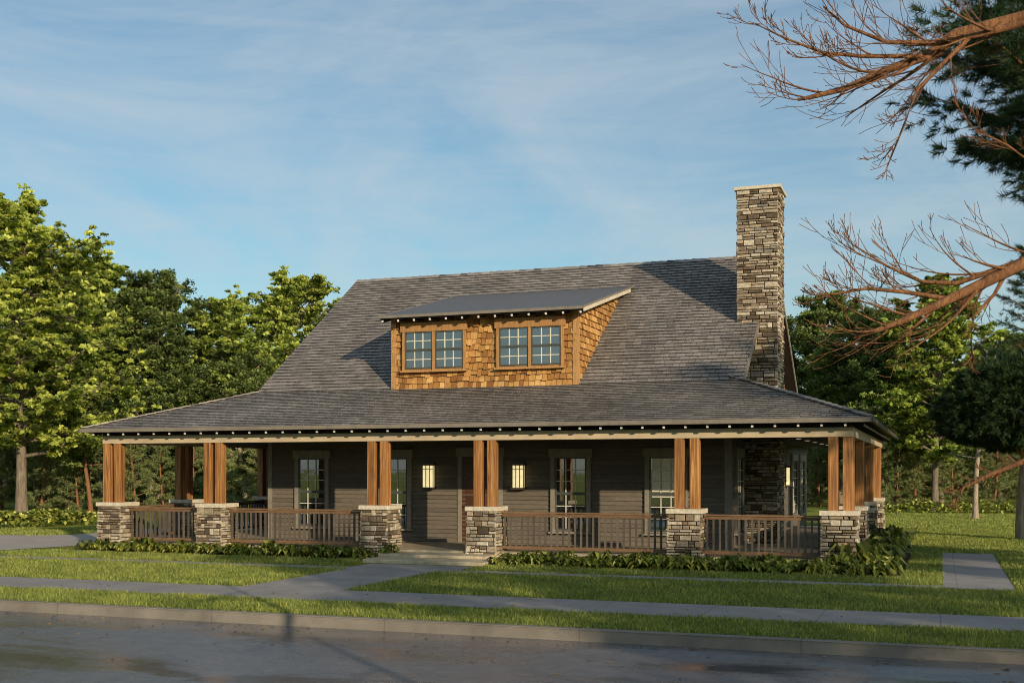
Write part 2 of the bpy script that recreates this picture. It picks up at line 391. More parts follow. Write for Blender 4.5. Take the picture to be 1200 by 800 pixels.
# stone masonry: a tapered shaft clad in stones
def stone_shaft(name, x0, x1, y0, y1, z0, z1, taper=0., parent=house, hmin=.05, hmax=.13, faces='fblr', lo=.13, hi=.42):
    b = MB(); H = z1 - z0; mm = MB()
    def inset(z): return taper * (z - z0) / H if taper else 0
    def corners(z, g=0.0):
        i = inset(z) + g; return x0 + i, x1 - i, y0 + i, y1 - i
    a = corners(z0, .03); c = corners(z1, .03)
    b.hexa([(a[0], a[2], z0), (a[1], a[2], z0), (a[1], a[3], z0), (a[0], a[3], z0), (c[0], c[2], z1), (c[1], c[2], z1), (c[1], c[3], z1), (c[0], c[3], z1)], .2, 1)
    for fc in faces:
        if fc == 'f': o, u, nn, ln = (x0, y0), (1, 0), (0, -1), x1 - x0
        if fc == 'b': o, u, nn, ln = (x1, y1), (-1, 0), (0, 1), x1 - x0
        if fc == 'r': o, u, nn, ln = (x1, y0), (0, 1), (1, 0), y1 - y0
        if fc == 'l': o, u, nn, ln = (x0, y1), (0, -1), (-1, 0), y1 - y0
        def stone(s0, s1, za, zb):
            g = .009; out = rnd.uniform(-.008, .04); tn = rnd.random(); bv = .012
            def P(s, z, h):
                i = inset(z); s = min(max(s, i), ln - i) if taper else s
                return (o[0] + u[0] * s + nn[0] * (h - i), o[1] + u[1] * s + nn[1] * (h - i), z)
            j = lambda: rnd.uniform(-.006, .006)
            base = [P(s0 + g, za + g, -.03), P(s1 - g, za + g, -.03), P(s1 - g, zb - g, -.03), P(s0 + g, zb - g, -.03)]
            mid = [P(s0 + g, za + g, out - bv), P(s1 - g, za + g, out - bv), P(s1 - g, zb - g, out - bv), P(s0 + g, zb - g, out - bv)]
            fr = [P(s0 + g + bv + j(), za + g + bv * .8 + j() * .5, out + j()), P(s1 - g - bv + j(), za + g + bv * .8 + j() * .5, out + j()), P(s1 - g - bv + j(), zb - g - bv * .8 + j() * .5, out + j()), P(s0 + g + bv + j(), zb - g - bv * .8 + j() * .5, out + j())]
            for A, B_ in ((base, mid), (mid, fr)):
                for k in range(4): b.face((A[k], A[(k + 1) % 4], B_[(k + 1) % 4], B_[k]), tn)
            b.face(fr, tn)
        # random ashlar: strips of courses, stones sometimes two courses high
        z = z0
        while z < z1 - .02:
            h = rnd.uniform(hmin, hmax) * rnd.choice((1, 1, 1.5)); h = min(h, z1 - z)
            if z1 - z - h < .035: h = z1 - z
            s = -.02 if fc in 'fb' else .0
            while s < ln - .001:
                w = rnd.uniform(lo, hi)
                if ln - s - w < lo * .6: w = ln - s
                if h > .11 and rnd.random() < .5:
                    m_ = h * rnd.uniform(.35, .65); stone(s, s + w, z, z + m_); stone(s, s + w, z + m_, z + h)
                else: stone(s, s + w, z, z + h)
                s += w
            z += h
    return b.build(name, ['stone', 'mortar'], parent)

PX = [-20.52, -17.225, -12.27, -9.324, -4.277, -.81]
def column(X, Y):
    b = MB(); t = rnd.random(); b.box(X, X + .22, Y, Y + .22, 1.305, 2.948, t); return b.build('porch_column', 'column', house, bev=.008)
def pedestal(X, Y, cols):
    o = stone_shaft('stone_pedestal', X - .005, X + .815, Y - .005, Y + .815, -.02, 1.2, .04, lo=.1, hi=.36)
    c = MB(); c.box(X - .02, X + .82, Y - .02, Y + .82, 1.2, 1.312, .6)
    c = c.build('cap_stone', 'cap', o, bev=.012)
    for (cx, cy) in cols: column(X + cx, Y + cy)
pair = [(.16, .12), (.52, .12)]
pedestal(PX[0], 0, [(.12, .12), (.48, .12), (.12, .5)])
for X in PX[1:5]: pedestal(X, 0, pair)
pedestal(PX[5], 0, [(.16, .12), (.48, .12), (.48, .5)])
YS = [3.6, 8.0, 12.7]
for Y in YS: pedestal(PX[5], Y, [(.48, .1), (.48, .5)])
YSL = [3.3, 7.9, 12.5]
for Y in YSL: pedestal(PX[0], Y, [(.12, .1), (.12, .5)])
# railings
def railing(p0, p1):
    p0, p1 = Vector(p0), Vector(p1); d = (p1 - p0); L_ = d.length; d.normalize()
    z = lambda p, h: (p.x, p.y, h)
    b = MB(); b.beam(z(p0, 1.165), z(p1, 1.165), .12, .035, .8); b.beam(z(p0, 1.10), z(p1, 1.10), .06, .07, .3)
    o = b.build('porch_railing', 'rail', house, bev=.004)
    b = MB(); b.beam(z(p0, .30), z(p1, .30), .07, .075, .5); b.build('bottom_rail', 'rail', o)
    b = MB(); n = int(L_ / .148)
    for i in range(n):
        q = p0 + d * (L_ * (i + .5) / n); b.box(q.x - .022, q.x + .022, q.y - .022, q.y + .022, .335, 1.066, rnd.random())
    b.build('balusters', 'baluster', o)
for i in (0, 1, 3, 4):
    railing((PX[i] + .80, .42, 0), (PX[i + 1] + .01, .42, 0))
ys = [0] + YS
for i in range(3): railing((-.42, ys[i] + .8, 0), (-.42, ys[i + 1] + .01, 0))
ys = [0] + YSL
for i in range(3): railing((-20.1, ys[i] + .8, 0), (-20.1, ys[i + 1] + .01, 0))
# porch floor, foundation, steps
part('porch_floor', 'slate', [(-20.3, -.2, .1, YW + .1, .12, ZF), (XR - .1, -.2, YW + .102, YE, .12, ZF - .001), (-20.3, XL + .1, YW + .102, YE, .12, ZF - .001)], .01)
part('foundation', 'concrete', [(-20.2, -.3, .2, YE - .1, -.1, .118)])
part('porch_step', 'slate', [(-11.44, -8.5, -.75, .098, -.02, .15)], .015)
part('porch_step', 'slate', [(-11.3, -8.15, -1.7, -.755, -.02, .085)], .015)

# walls: lap siding
def siding(b, O, U, W, z0, z1, lapp=.118):
    O, U = Vector(O), Vector(U).normalized(); Nn = Vector((U.y, -U.x, 0)); n = round((z1 - z0) / lapp); c = (z1 - z0) / n
    for i in range(n):
        za, zb = z0 + i * c, z0 + (i + 1) * c; t = rnd.random() * .5 + .25; s = 0
        while s < W:
            e = min(W, s + rnd.uniform(2.2, 4)); t = rnd.random()
            P = lambda s_, z_, h_: tuple(O + U * s_ + Nn * h_ + Vector((0, 0, z_)))
            b.face((P(s, za + .008, .034), P(e, za + .008, .034), P(e, zb, .003), P(s, zb, .003)), t)
            b.face((P(s, za, -.0), P(e, za, -.0), P(e, za + .008, .034), P(s, za + .008, .034)), 0)
            s = e
b = MB()
b.box(XL + .03, XR - .03, YW + .03, YB - .03, -.1, 3.3, .5)
siding(b, (XL, YW, 0), (1, 0, 0), XR - XL, ZF, 3.05)
siding(b, (XR, YW, 0), (0, 1, 0), YB - YW, ZF, 3.05)
siding(b, (XL, YB, 0), (0, -1, 0), YB - YW, ZF, 3.05)
siding(b, (XR, YB, 0), (-1, 0, 0), XR - XL, ZF, 3.05)
b.build('siding_wall', 'siding', house)
part('corner_board', 'trim', [(XL - .03, XL + .11, YW - .035, YW + .1, ZF, 3.04)])
part('corner_board', 'trim', [(XR - .13, XR + .035, YW - .035, YW + .1, ZF, 3.04)])
part('corner_board', 'trim', [(XR - .1, XR + .035, YB - .1, YB + .03, ZF, 3.04)])
# gable walls in shakes (triangles) and core
for X, U, s0 in ((XR, (0, 1, 0), YK), (XL, (0, -1, 0), YRB)):
    b = MB(); D = 1 if X > -10 else -1
    zz = lambda y: ZK + sl * (y - YK if y < YR else YRB - y) - .16
    b.hexa([(X - D * .2, YK + .3, 3.3), (X - D * .02, YK + .3, 3.3), (X - D * .02, YRB - .3, 3.3), (X - D * .2, YRB - .3, 3.3)] + [(X - D * .2, YR - .02, ZR - .16), (X - D * .02, YR - .02, ZR - .16), (X - D * .02, YR + .02, ZR - .16), (X - D * .2, YR + .02, ZR - .16)], .4)
    zlo = 3.3; T = ZR - .2 - zlo
    W2 = (YRB - YK)
    def lim(t, W2=W2): return max(.28, (t + zlo - (ZK - .16)) / sl)
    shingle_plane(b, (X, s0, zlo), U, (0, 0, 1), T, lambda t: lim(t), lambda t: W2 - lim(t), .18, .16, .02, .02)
    b.build('gable_wall', 'shake', house)
# rear wing roof
b = MB()
for (xa, xb, sg) in ((XL - .4, (XL + XR) / 2, 1), (XR + .4, (XL + XR) / 2, -1)):
    V = Vector((xb - xa, 0, 2.6)); O = (xa, YB + .4, 3.2) if sg > 0 else (xa, YE, 3.2)
    shingle_plane(b, O, (0, -sg, 0), V, V.length, lambda t: 0, lambda t: YB + .4 - YE, .2, .3)
b.build('rear_roof', 'shingle', house)
roof_slab('rear_roof_deck', [[(XL - .4, YE, 3.2), ((XL + XR) / 2, YE, 5.8), ((XL + XR) / 2, YB + .4, 5.8), (XL - .4, YB + .4, 3.2)], [((XL + XR) / 2, YE, 5.8), (XR + .4, YE, 3.2), (XR + .4, YB + .4, 3.2), ((XL + XR) / 2, YB + .4, 5.8)]], .12)
b = MB(); b.hexa([(XL, YB - .2, 3.3), (XR, YB - .2, 3.3), (XR, YB - .02, 3.3), (XL, YB - .02, 3.3), (-10.3, YB - .2, 5.6), (-10.1, YB - .2, 5.6), (-10.1, YB - .02, 5.6), (-10.3, YB - .02, 5.6)]); b.build('rear_gable', 'siding', house)

# windows. origin at lower left of glass, u along wall, n outward
def window(u, nrm, O, w, h, cols, rows, sashes=1, head=.24, side=.12, frame='sash', munt='muntin', trimm='trim', glass='glass', blind=False, mixm=None):
    O, u, nrm = Vector(O), Vector(u), Vector(nrm)
    def bx(b, s0, s1, z0, z1, h0, h1, t=.5):
        p = []
        for z in (z0, z1):
            for (s, hh) in ((s0, h1), (s1, h1), (s1, h0), (s0, h0)): p.append(O + u * s + nrm * hh + Vector((0, 0, z)))
        b.hexa(p, t)
    b = MB()
    bx(b, -side, -.002, -.05, h, -.02, .05, .4); bx(b, w + .002, w + side, -.05, h, -.02, .05, .6)
    bx(b, -side + .01, w + side - .01, -.04, h - .01, -.06, -.004, .4)
    o = b.build('window', trimm, house)
    b = MB(); bx(b, -side - .05, w + side + .05, h + .002, h + head, -.02, .065, .3); b.build('window_head', trimm, o)
    b = MB(); bx(b, -side - .05, w + side + .05, -.1, -.052, -.02, .1, .8); b.build('window_sill', trimm, o)
    sw = w / sashes; fr = MB(); mu = MB(); f = .042
    for k in range(sashes):
        a, e = k * sw, (k + 1) * sw
        if k: bx(b := MB(), a - .035, a + .035, -.048, h, -.02, .055, .5); b.build('mullion', trimm, o)
        g = .035 if sashes > 1 else 0
        a2, e2 = a + (g if k else 0), e - (g if k < sashes - 1 else 0)
        for (z0, z1, dp) in ((0, h * .5, .0), (h * .5, h, .014)):
            bx(fr, a2, a2 + f, z0, z1, dp - .01, dp + .022); bx(fr, e2 - f, e2, z0, z1, dp - .01, dp + .022)
            bx(fr, a2 + f, e2 - f, z0, z0 + f, dp - .01, dp + .021); bx(fr, a2 + f, e2 - f, z1 - f * .8, z1, dp - .01, dp + .021)
            for c in range(1, cols):
                s = a2 + f + (e2 - a2 - 2 * f) * c / cols; bx(mu, s - .012, s + .012, z0 + f, z1 - f * .8, dp - .008, dp + .014)
            for r in range(1, rows):
                z = z0 + f + (z1 - z0 - 1.8 * f) * r / rows; bx(mu, a2 + f, e2 - f, z - .012, z + .012, dp - .008, dp + .012)
    fr.build('sash_frame', frame, o); mu.build('muntins', munt, o)
    g = MB(); bx(g, 0, w, 0, h, -.003, .003); g.build('pane', glass, o)
    if blind:
        g = MB()
        for c in range(3):
            s0 = .05 + (w - .1) * c / 3
            for r in range(3):
                z0 = h * .5 + .05 + (h * .5 - .08) * r / 3; bx(g, s0 + .02, s0 + (w - .1) / 3 - .02, z0 + .015, z0 + (h * .5 - .08) / 3 - .015, .0032, .006, rnd.random())
            bx(g, s0 + .02, s0 + (w - .1) / 3 - .02, .9, h * .5 - .05, .0032, .006, rnd.random())
        g.build('blind', 'blind', o)
    return o
front = ((1, 0, 0), (0, -1, 0))
for X, bl in ((-16.02, 0), (-13.38, 0), (-8.09, 0), (-5.48, 1)):
    window(*front, (X, YW - .045, .6), .89, 1.95, 3, 3, 1, blind=bl)
for X in (-12.41, -9.58):
    window(*front, (X, 3.11 - .085, 5.04), 1.77, 1.03, 3, 2, 2, head=.26, side=.07, munt='muntin', trimm='cedar')
right = ((0, 1, 0), (1, 0, 0))
for Y, w in ((4.1, .95), (8.3, .95), (10.6, .95), (16.3, 1.5), (18.8, 1.5)): window(*right, (XR + .045, Y, .6), w, 1.95, 3, 3, 1)
# front door
b = MB(); b.box(-10.95, -10.83, YW - .05, YW + .05, ZF, 2.58, .5); b.box(-9.73, -9.61, YW - .05, YW + .05, ZF, 2.58, .6); b.box(-11.0, -9.56, YW - .065, YW + .05, 2.582, 2.83, .4)
b.build('door_frame', 'trim', house)
b = MB(); b.box(-10.828, -9.732, YW - .028, YW + .02, ZF + .01, 2.578, .5)
for (xa, xb) in ((-10.7, -10.33), (-10.23, -9.86)):
    for (za, zb) in ((.35, .85), (.95, 1.5), (1.6, 2.4)): b.box(xa, xb, YW - .045, YW - .026, za, zb, rnd.random())
dr = b.build('front_door', 'door', house, bev=.006)
b = MB(); b.tube([(-10.76, YW - .03, 1.2), (-10.76, YW - .09, 1.2), (-10.66, YW - .09, 1.2)], [.02, .015, .013], 8); b.build('door_handle', 'bronze', dr)
# wall lamps
def lamp(O, u, nrm):
    O, u, nrm = Vector(O), Vector(u), Vector(nrm)
    def bx(b, s0, s1, z0, z1, h0, h1):
        b.hexa([O + u * s + nrm * hh + Vector((0, 0, z)) for z in (z0, z1) for (s, hh) in ((s0, h1), (s1, h1), (s1, h0), (s0, h0))], rnd.random())
    b = MB(); bx(b, -.20, .20, .30, .36, 0, .2); bx(b, -.19, .19, -.36, -.31, 0, .18); bx(b, -.13, .13, -.36, .42, 0, .03)
    for s in (-.17, -.055, .055, .17): bx(b, s - .009, s + .009, -.31, .30, .148, .165)
    bx(b, -.17, .17, .19, .205, .148, .167); bx(b, .152, .165, -.31, .3, .02, .035); bx(b, -.165, -.152, -.31, .3, .02, .035)
    o = b.build('wall_lamp', 'bronze', house)
    b = MB(); bx(b, -.15, .15, -.308, .298, .035, .146); b.build('lamp_glass', 'lamp', o)
lamp((-11.81, YW - .022, 2.04), *front); lamp((-9.12, YW - .022, 2.04), *front); lamp((XR + .022, 14.9, 2.0), *right)

# dormer
DX0, DX1, DY = -12.83, -7.38, 3.11
b = MB(); b.box(DX0 + .03, DX1 - .03, DY + .03, DY + .15, 4.3, 6.5, .3)
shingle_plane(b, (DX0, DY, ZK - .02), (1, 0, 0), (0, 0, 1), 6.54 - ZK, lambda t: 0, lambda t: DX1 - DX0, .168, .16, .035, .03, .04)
b.build('dormer_wall', 'shake', house)
def droof(y): return 6.49 + (y - 2.54) * .245 - .1
yt = 3.11
for X, U, nm in ((DX1, 1, 0), (DX0, -1, 0)):
    b = MB(); T = droof(7.1) - ZK; ymeet = (6.49 - .1 - 2.54 * .245 - ZK + sl * YK) / (sl - .245)
    def lo(t): return max(0.0, (t) / sl)            # main roof surface
    def hi_(t): z = ZK + t; return ymeet - DY if True else 0
    zt = ZK + (ymeet - YK) * sl
    T = zt - ZK
    def top_lim(t):                                  # left edge under the dormer roof
        z = ZK + t; return max(0.0, (z - droof(DY)) / .245)
    if U > 0:
        shingle_plane(b, (X, DY, ZK), (0, 1, 0), (0, 0, 1), T, lambda t: top_lim(t), lambda t: max(t / sl, top_lim(t)), .168, .17, .03, .0, .03)
    else:
        W_ = ymeet - DY
        shingle_plane(b, (X, ymeet, ZK), (0, -1, 0), (0, 0, 1), T, lambda t: W_ - max(t / sl, top_lim(t)), lambda t: W_ - top_lim(t), .168, .17, .03, .0, .03)
    x2 = X - U * .02
    b.face([(x2, DY, ZK - .1), (x2, DY, droof(DY)), (x2, ymeet, zt)], .3)
    b.build('dormer_side_wall', 'shake', house)
part('dormer_corner_board', 'cedar', [(DX1 - .12, DX1 + .035, DY - .05, DY + .1, ZK, 6.5)])
part('dormer_corner_board', 'cedar', [(DX0 - .035, DX0 + .12, DY - .05, DY + .1, ZK, 6.5)])
b = MB(); q = [(-12.97, 2.54), (-7.08, 2.54), (-7.08, 7.92), (-12.97, 7.92)]
zt_ = lambda y: 6.49 + (y - 2.54) * .245
b.hexa([(x, y, zt_(y) - .05) for x, y in q] + [(x, y, zt_(y)) for x, y in q], .5)
b.build('dormer_roof', 'membrane', house)
b = MB(); q2 = [(-12.93, 2.56), (-7.14, 2.56), (-7.14, 7.4), (-12.93, 7.4)]
b.hexa([(x, y, zt_(y) - .10) for x, y in q2] + [(x, y, zt_(y) - .052) for x, y in q2], .3); b.build('dormer_soffit', 'dark_wood', house)
part('dormer_fascia', 'gutter', [(-12.99, -7.06, 2.50, 2.538, 6.425, 6.50)])
for X in (-12.99, -7.06):
    b = MB(); b.beam((X, 2.55, zt_(2.55) - .01), (X, 7.9, zt_(7.9) - .01), .04, .045, .5); b.build('dormer_rake_trim', 'gutter', house)
    b = MB(); b.beam((X, 2.62, zt_(2.62) - .085), (X, 7.5, zt_(7.5) - .085), .03, .1, .7); b.build('dormer_rake_board', 'cap', house)
for i in range(13):
    X = -12.9 + i * (5.76 / 12)
    b = MB(); b.beam((X, 2.60, 6.355), (X, 3.1, 6.475), .055, .085, .3); o = b.build('dormer_rafter_tail', 'dark_wood', house)
    e = MB(); e.beam((X, 2.58, 6.352), (X, 2.598, 6.356), .045, .055, .8); e.build('tail_end', 'white', o)
# chimney
ch = stone_shaft('chimney', -3.57, -2.46, 5.75, 6.95, 0.1, 9.93, 0, hmin=.05, hmax=.12, lo=.12, hi=.4)
c = MB(); c.box(-3.65, -2.38, 5.67, 7.03, 9.93, 10.02, .7); c.build('chimney_cap', 'cap', ch, bev=.012)
c = MB(); c.box(-3.3, -2.75, 6.1, 6.6, 10.02, 10.021, .1); c.build('flue', 'mortar', ch)

# ------------------------------------------------------------------ vegetation
rg = np.random.default_rng(11)
def np_mesh(name, V, nper, tones, m, extra=None):
    """V: (k*nper,3) polygons of nper verts each"""
    k = len(V) // nper; me = bpy.data.meshes.new(name)
    me.vertices.add(len(V)); me.vertices.foreach_set('co', np.ascontiguousarray(V, dtype=np.float32).ravel())
    me.loops.add(len(V)); me.loops.foreach_set('vertex_index', np.arange(len(V), dtype=np.int32))
    me.polygons.add(k); me.polygons.foreach_set('loop_start', np.arange(0, len(V), nper, dtype=np.int32))
    me.update(calc_edges=True); me.materials.append(M[m])
    a = me.attributes.new('tone', 'FLOAT', 'FACE'); a.data.foreach_set('value', np.clip(tones, 0, 1).astype(np.float32))
    return me
def leaves(P, size, up=.7, asp=.55, tn=None):
    """diamond leaves at points P"""
    n = len(P); N = rg.normal(size=(n, 3)); N[:, 2] = np.abs(N[:, 2]) + up; N /= np.linalg.norm(N, axis=1)[:, None]
    A = rg.normal(size=(n, 3)); A -= (A * N).sum(1)[:, None] * N; A /= np.linalg.norm(A, axis=1)[:, None]; B = np.cross(N, A)
    s = (size * rg.uniform(.6, 1.3, n))[:, None]
    V = np.stack([P - A * s, P - B * s * asp + N * s * .12, P + A * s - N * s * .25, P + B * s * asp + N * s * .12], 1)
    t = rg.random(n) if tn is None else tn + rg.uniform(-.2, .2, n)
    return V.reshape(-1, 3), t
def needles(P, D, ln, w, n_each, spread=1.0):
    k = len(P); P = np.repeat(P, n_each, 0); D = np.repeat(D, n_each, 0); n = len(P)
    X = rg.normal(size=(n, 3)); X /= np.linalg.norm(X, axis=1)[:, None]
    d = D + X * spread; d /= np.linalg.norm(d, axis=1)[:, None]
    s = np.cross(d, rg.normal(size=(n, 3))); s /= np.linalg.norm(s, axis=1)[:, None]
    L_ = (ln * rg.uniform(.6, 1.2, n))[:, None]; q = P + D * rg.uniform(-.5, .5, n)[:, None] * ln
    V = np.stack([q - s * w, q + s * w, q + d * L_], 1)
    return V.reshape(-1, 3), rg.random(n) * .7 + .3 * np.repeat(rg.random(k), n_each)
def bend(p, d, L_, n, droop, wob, r):
    pts = [Vector(p)]; d = Vector(d).normalized()
    for i in range(n):
        d = (d + Vector((r.uniform(-wob, wob), r.uniform(-wob, wob), droop + r.uniform(-wob, wob) * .6))).normalized()
        pts.append(pts[-1] + d * L_ / n)
    return pts
def lerp_on(pts, f):
    x = f * (len(pts) - 1); i = min(int(x), len(pts) - 2); return pts[i].lerp(pts[i + 1], x - i), (pts[i + 1] - pts[i]).normalized()
def broad_tree(seed, H, rad, base=.28, nl=22, trunk_r=.22, leaf=.17, per=34, flat=.32, clump=.58, dens=1.0):
    r = random.Random(seed); tb = MB(); cl = []; 
    tp = bend((0, 0, -.1), (r.uniform(-.05, .05), r.uniform(-.05, .05), 1), H * .93, 9, .05, .07, r)
    tb.tube(tp, [trunk_r * (1.25 if i == 0 else 1) * (1 - i / 9.6) ** .85 + .015 for i in range(10)], 10)
    for i in range(nl):
        f = base + (1 - base) * (i + r.random()) / nl
        p, d = lerp_on(tp, min(f, .99)); az = i * 2.4 + r.uniform(-.5, .5)
        g = (f - base) / (1 - base); prof = min(1, .6 + g * 1.3) * max(0, 1 - g) ** .6 + .14
        Lb = rad * max(.25, prof) * r.uniform(.7, 1.18); up = .28 + .9 * g * g + r.uniform(-.18, .3)
        lp = bend(p, (math.cos(az), math.sin(az), up), Lb, 5, .03, .16, r)
        r0 = trunk_r * .38 * (1 - .6 * g); tb.tube(lp, [r0 * (1 - j / 5.5) + .008 for j in range(6)], 6)
        for k in range(int((5 + Lb * 2.4) * dens)):
            q, dd = lerp_on(lp, r.uniform(.12, 1)); az2 = math.atan2(dd.y, dd.x) + r.uniform(-1.4, 1.4)
            sp = bend(q, (math.cos(az2), math.sin(az2), r.uniform(-.15, .55)), Lb * r.uniform(.18, .42), 3, .02, .2, r)
            tb.tube(sp, [.022, .016, .011, .006], 4)
            cl += [sp[-1], sp[2]] if r.random() < .8 else [sp[-1]]
        cl.append(lp[-1])
    c = np.array([tuple(v) for v in cl]); n = len(c)
    up_ = rg.normal(size=(n, per, 3)); up_ /= np.linalg.norm(up_, axis=2)[:, :, None]; up_ *= (rg.random((n, per, 1)) ** .5)
    sz = (clump * rg.uniform(.45, 1.15, n))[:, None, None]
    P = (c[:, None, :] + up_ * sz * np.array([1, 1, flat])).reshape(-1, 3)
    tn = np.repeat(rg.random(n), per) * .65 + .17 + (up_[:, :, 2].ravel()) * .2  # upper leaves of a clump lighter: light from above put into the tone
    V, t = leaves(P, leaf, .55, .62, tn)
    return tb, (V, 4, t)
def pine_tree_geo(seed, H, rad, base=.45, nl=30, trunk_r=.22, ln=.24, w=.010, tufts=26, lean=.03, n_each=26, top=True, droop=-.01):
    r = random.Random(seed); tb = MB(); P = []; D = []
    tp = bend((0, 0, -.1), (r.uniform(-lean, lean), r.uniform(-lean, lean), 1), H * .97, 9, .05, .05, r)
    tb.tube(tp, [trunk_r * (1.2 if i == 0 else 1) * (1 - i / 10) ** .8 + .015 for i in range(10)], 10)
    for i in range(nl):
        f = base + (1 - base) * (i + r.random()) / nl; p, d = lerp_on(tp, min(f, .99)); az = i * 2.4 + r.uniform(-.6, .6)
        g = (f - base) / (1 - base); Lb = rad * (1 - g * .72) * r.uniform(.6, 1.1) * (min(1, .55 + g * 2))
        lp = bend(p, (math.cos(az), math.sin(az), .15 + .5 * g), Lb, 5, .04 + droop, .14, r)
        tb.tube(lp, [trunk_r * .3 * (1 - j / 5.6) * (1 - .5 * g) + .008 for j in range(6)], 6)
        for k in range(tufts):
            q, dd = lerp_on(lp, r.uniform(.3, 1)); az2 = math.atan2(dd.y, dd.x) + r.uniform(-1.5, 1.5)
            e = q + Vector((math.cos(az2), math.sin(az2), r.uniform(-.25, .5))) * Lb * r.uniform(.05, .3)
            P.append(tuple(e)); dv = (e - q).normalized() if (e - q).length > .01 else dd; D.append(tuple(dv))
            if k % 4 == 0: tb.tube([q, e], [.014, .006], 4)
    V, t = needles(np.array(P), np.array(D), ln, w, n_each)
    return tb, (V, 3, t)
def ball_pine_geo(seed, H, rx_, rz_, zc, trunk_r=.16, n=1500):
    r = random.Random(seed); tb = MB(); P = []; D = []
    tp = bend((0, 0, -.1), (0, 0, 1), H * .9, 8, .05, .04, r)
    tb.tube(tp, [trunk_r * (1 - i / 9) ** .8 + .02 for i in range(9)], 10)
    for i in range(26):
        p, d = lerp_on(tp, r.uniform(.45, .95)); az = i * 2.4; lp = bend(p, (math.cos(az), math.sin(az), r.uniform(-.1, .7)), rx_ * .92, 5, .03, .15, r)
        tb.tube(lp, [.05 * (1 - j / 5.5) + .008 for j in range(6)], 6)
    for i in range(n):
        v = Vector((r.gauss(0, 1), r.gauss(0, 1), r.gauss(0, 1))).normalized(); k = r.uniform(.6, 1) ** .6
        k *= 1 + .1 * math.sin(v.x * 7 + seed) * math.sin(v.y * 6) * math.sin(v.z * 8 + 1)
        if v.z < -.3: v.z *= .55
        P.append((v.x * rx_ * k, v.y * rx_ * k, zc + v.z * rz_ * k)); D.append(tuple(v))
    V, t = needles(np.array(P), np.array(D), .24, .016, 44, .8)
    return tb, (V, 3, t)

def make_kind(name, geo, barkm, leafm):
    tb, (V, k, t) = geo
    o = MB.build(tb, 'trunk', barkm, None, smooth=True); tm = o.data; bpy.data.objects.remove(o)
    return tm, np_mesh(name + '_crown', V, k, t, leafm)
def plant_tree(name, kind, loc, label, cat='tree', group=None, s=1.0, rz=0, sz=None):
    e = empty(name, loc, label, cat, group); e.rotation_euler.z = rz; e.scale = (s, s, sz or s)
    for nm, me in (('trunk', kind[0]), ('crown', kind[1])):
        o = bpy.data.objects.new(nm, me); C.objects.link(o); o.parent = e
    return e
K = {}
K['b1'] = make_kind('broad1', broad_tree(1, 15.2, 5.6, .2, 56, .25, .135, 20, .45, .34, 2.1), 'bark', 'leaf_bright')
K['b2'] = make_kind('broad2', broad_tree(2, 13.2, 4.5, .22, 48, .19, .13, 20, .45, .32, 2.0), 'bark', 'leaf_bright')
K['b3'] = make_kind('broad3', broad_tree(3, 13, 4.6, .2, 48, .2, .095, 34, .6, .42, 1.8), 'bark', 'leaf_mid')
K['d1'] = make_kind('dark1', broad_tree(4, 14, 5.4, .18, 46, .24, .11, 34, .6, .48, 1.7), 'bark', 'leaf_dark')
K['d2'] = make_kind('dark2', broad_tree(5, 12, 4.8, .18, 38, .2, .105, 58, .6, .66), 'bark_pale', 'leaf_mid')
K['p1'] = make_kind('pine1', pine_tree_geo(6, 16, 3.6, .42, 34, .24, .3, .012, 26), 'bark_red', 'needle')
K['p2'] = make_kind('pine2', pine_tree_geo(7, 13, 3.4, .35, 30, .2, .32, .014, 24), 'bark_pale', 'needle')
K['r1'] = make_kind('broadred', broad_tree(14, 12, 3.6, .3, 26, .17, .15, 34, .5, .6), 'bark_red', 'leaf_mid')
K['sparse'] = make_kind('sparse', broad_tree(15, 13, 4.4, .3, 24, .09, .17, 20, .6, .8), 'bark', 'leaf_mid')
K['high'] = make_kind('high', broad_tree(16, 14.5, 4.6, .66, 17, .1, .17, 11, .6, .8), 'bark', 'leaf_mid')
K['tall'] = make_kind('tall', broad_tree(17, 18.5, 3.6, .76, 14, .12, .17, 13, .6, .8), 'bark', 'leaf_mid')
K['y1'] = make_kind('youngpine', pine_tree_geo(8, 5.5, 2.0, .05, 30, .08, .26, .016, 18, n_each=20), 'bark_red', 'needle_light')
K['ball'] = make_kind('ballpine', ball_pine_geo(9, 5.8, 2.6, 1.95, 4.05, n=2600), 'bark_pale', 'needle')

def tb_px(u, v): return ground(u, v)
def T(name, kind, u, v, label, **k): return plant_tree(name, K[kind], tb_px(u, v), label, **k)
T('broadleaf_tree', 'b1', 25, 606, 'tallest yellow-green tree at the far left edge with pale trunk behind the hedge', s=1.0, rz=.4)
T('broadleaf_tree', 'b2', 120, 597, 'yellow-green tree just right of the tallest tree at the left', s=1.08, rz=2.0)
T('broadleaf_tree', 'b3', 188, 596, 'muted green tree with a rounded top, midway between left edge and roof', s=1.03, rz=1.0)
T('broadleaf_tree', 'b2', 255, 595, 'yellow-green tree behind the left end of the porch roof', s=.93, rz=4.0)
T('broadleaf_tree', 'b1', 335, 590, 'bright yellow-green tree whose top shows beside the left roof slope', s=1.0, rz=3.4)
T('slender_tree', 'd2', 175, 597, 'slender tree with a pale trunk seen through the first porch bay', s=.8, rz=1)
T('slender_tree', 'r1', 107, 603, 'slim tree with a reddish trunk beside the left porch corner', s=.62, rz=2)
T('slender_tree', 'd2', 287, 596, 'slender tree with a pale trunk seen through the second porch bay', s=.75, rz=4)
T('broadleaf_tree', 'b3', 985, 590, 'muted green tree rising behind the right porch corner', s=1.06, rz=0)
T('broadleaf_tree', 'd2', 1035, 594, 'mid green tree between the muted green tree and the bright tree at right', s=.98, rz=2)
T('broadleaf_tree', 'b2', 1096, 598, 'bright yellow-green tree on the right with dark slim trunk', s=.98, rz=5)
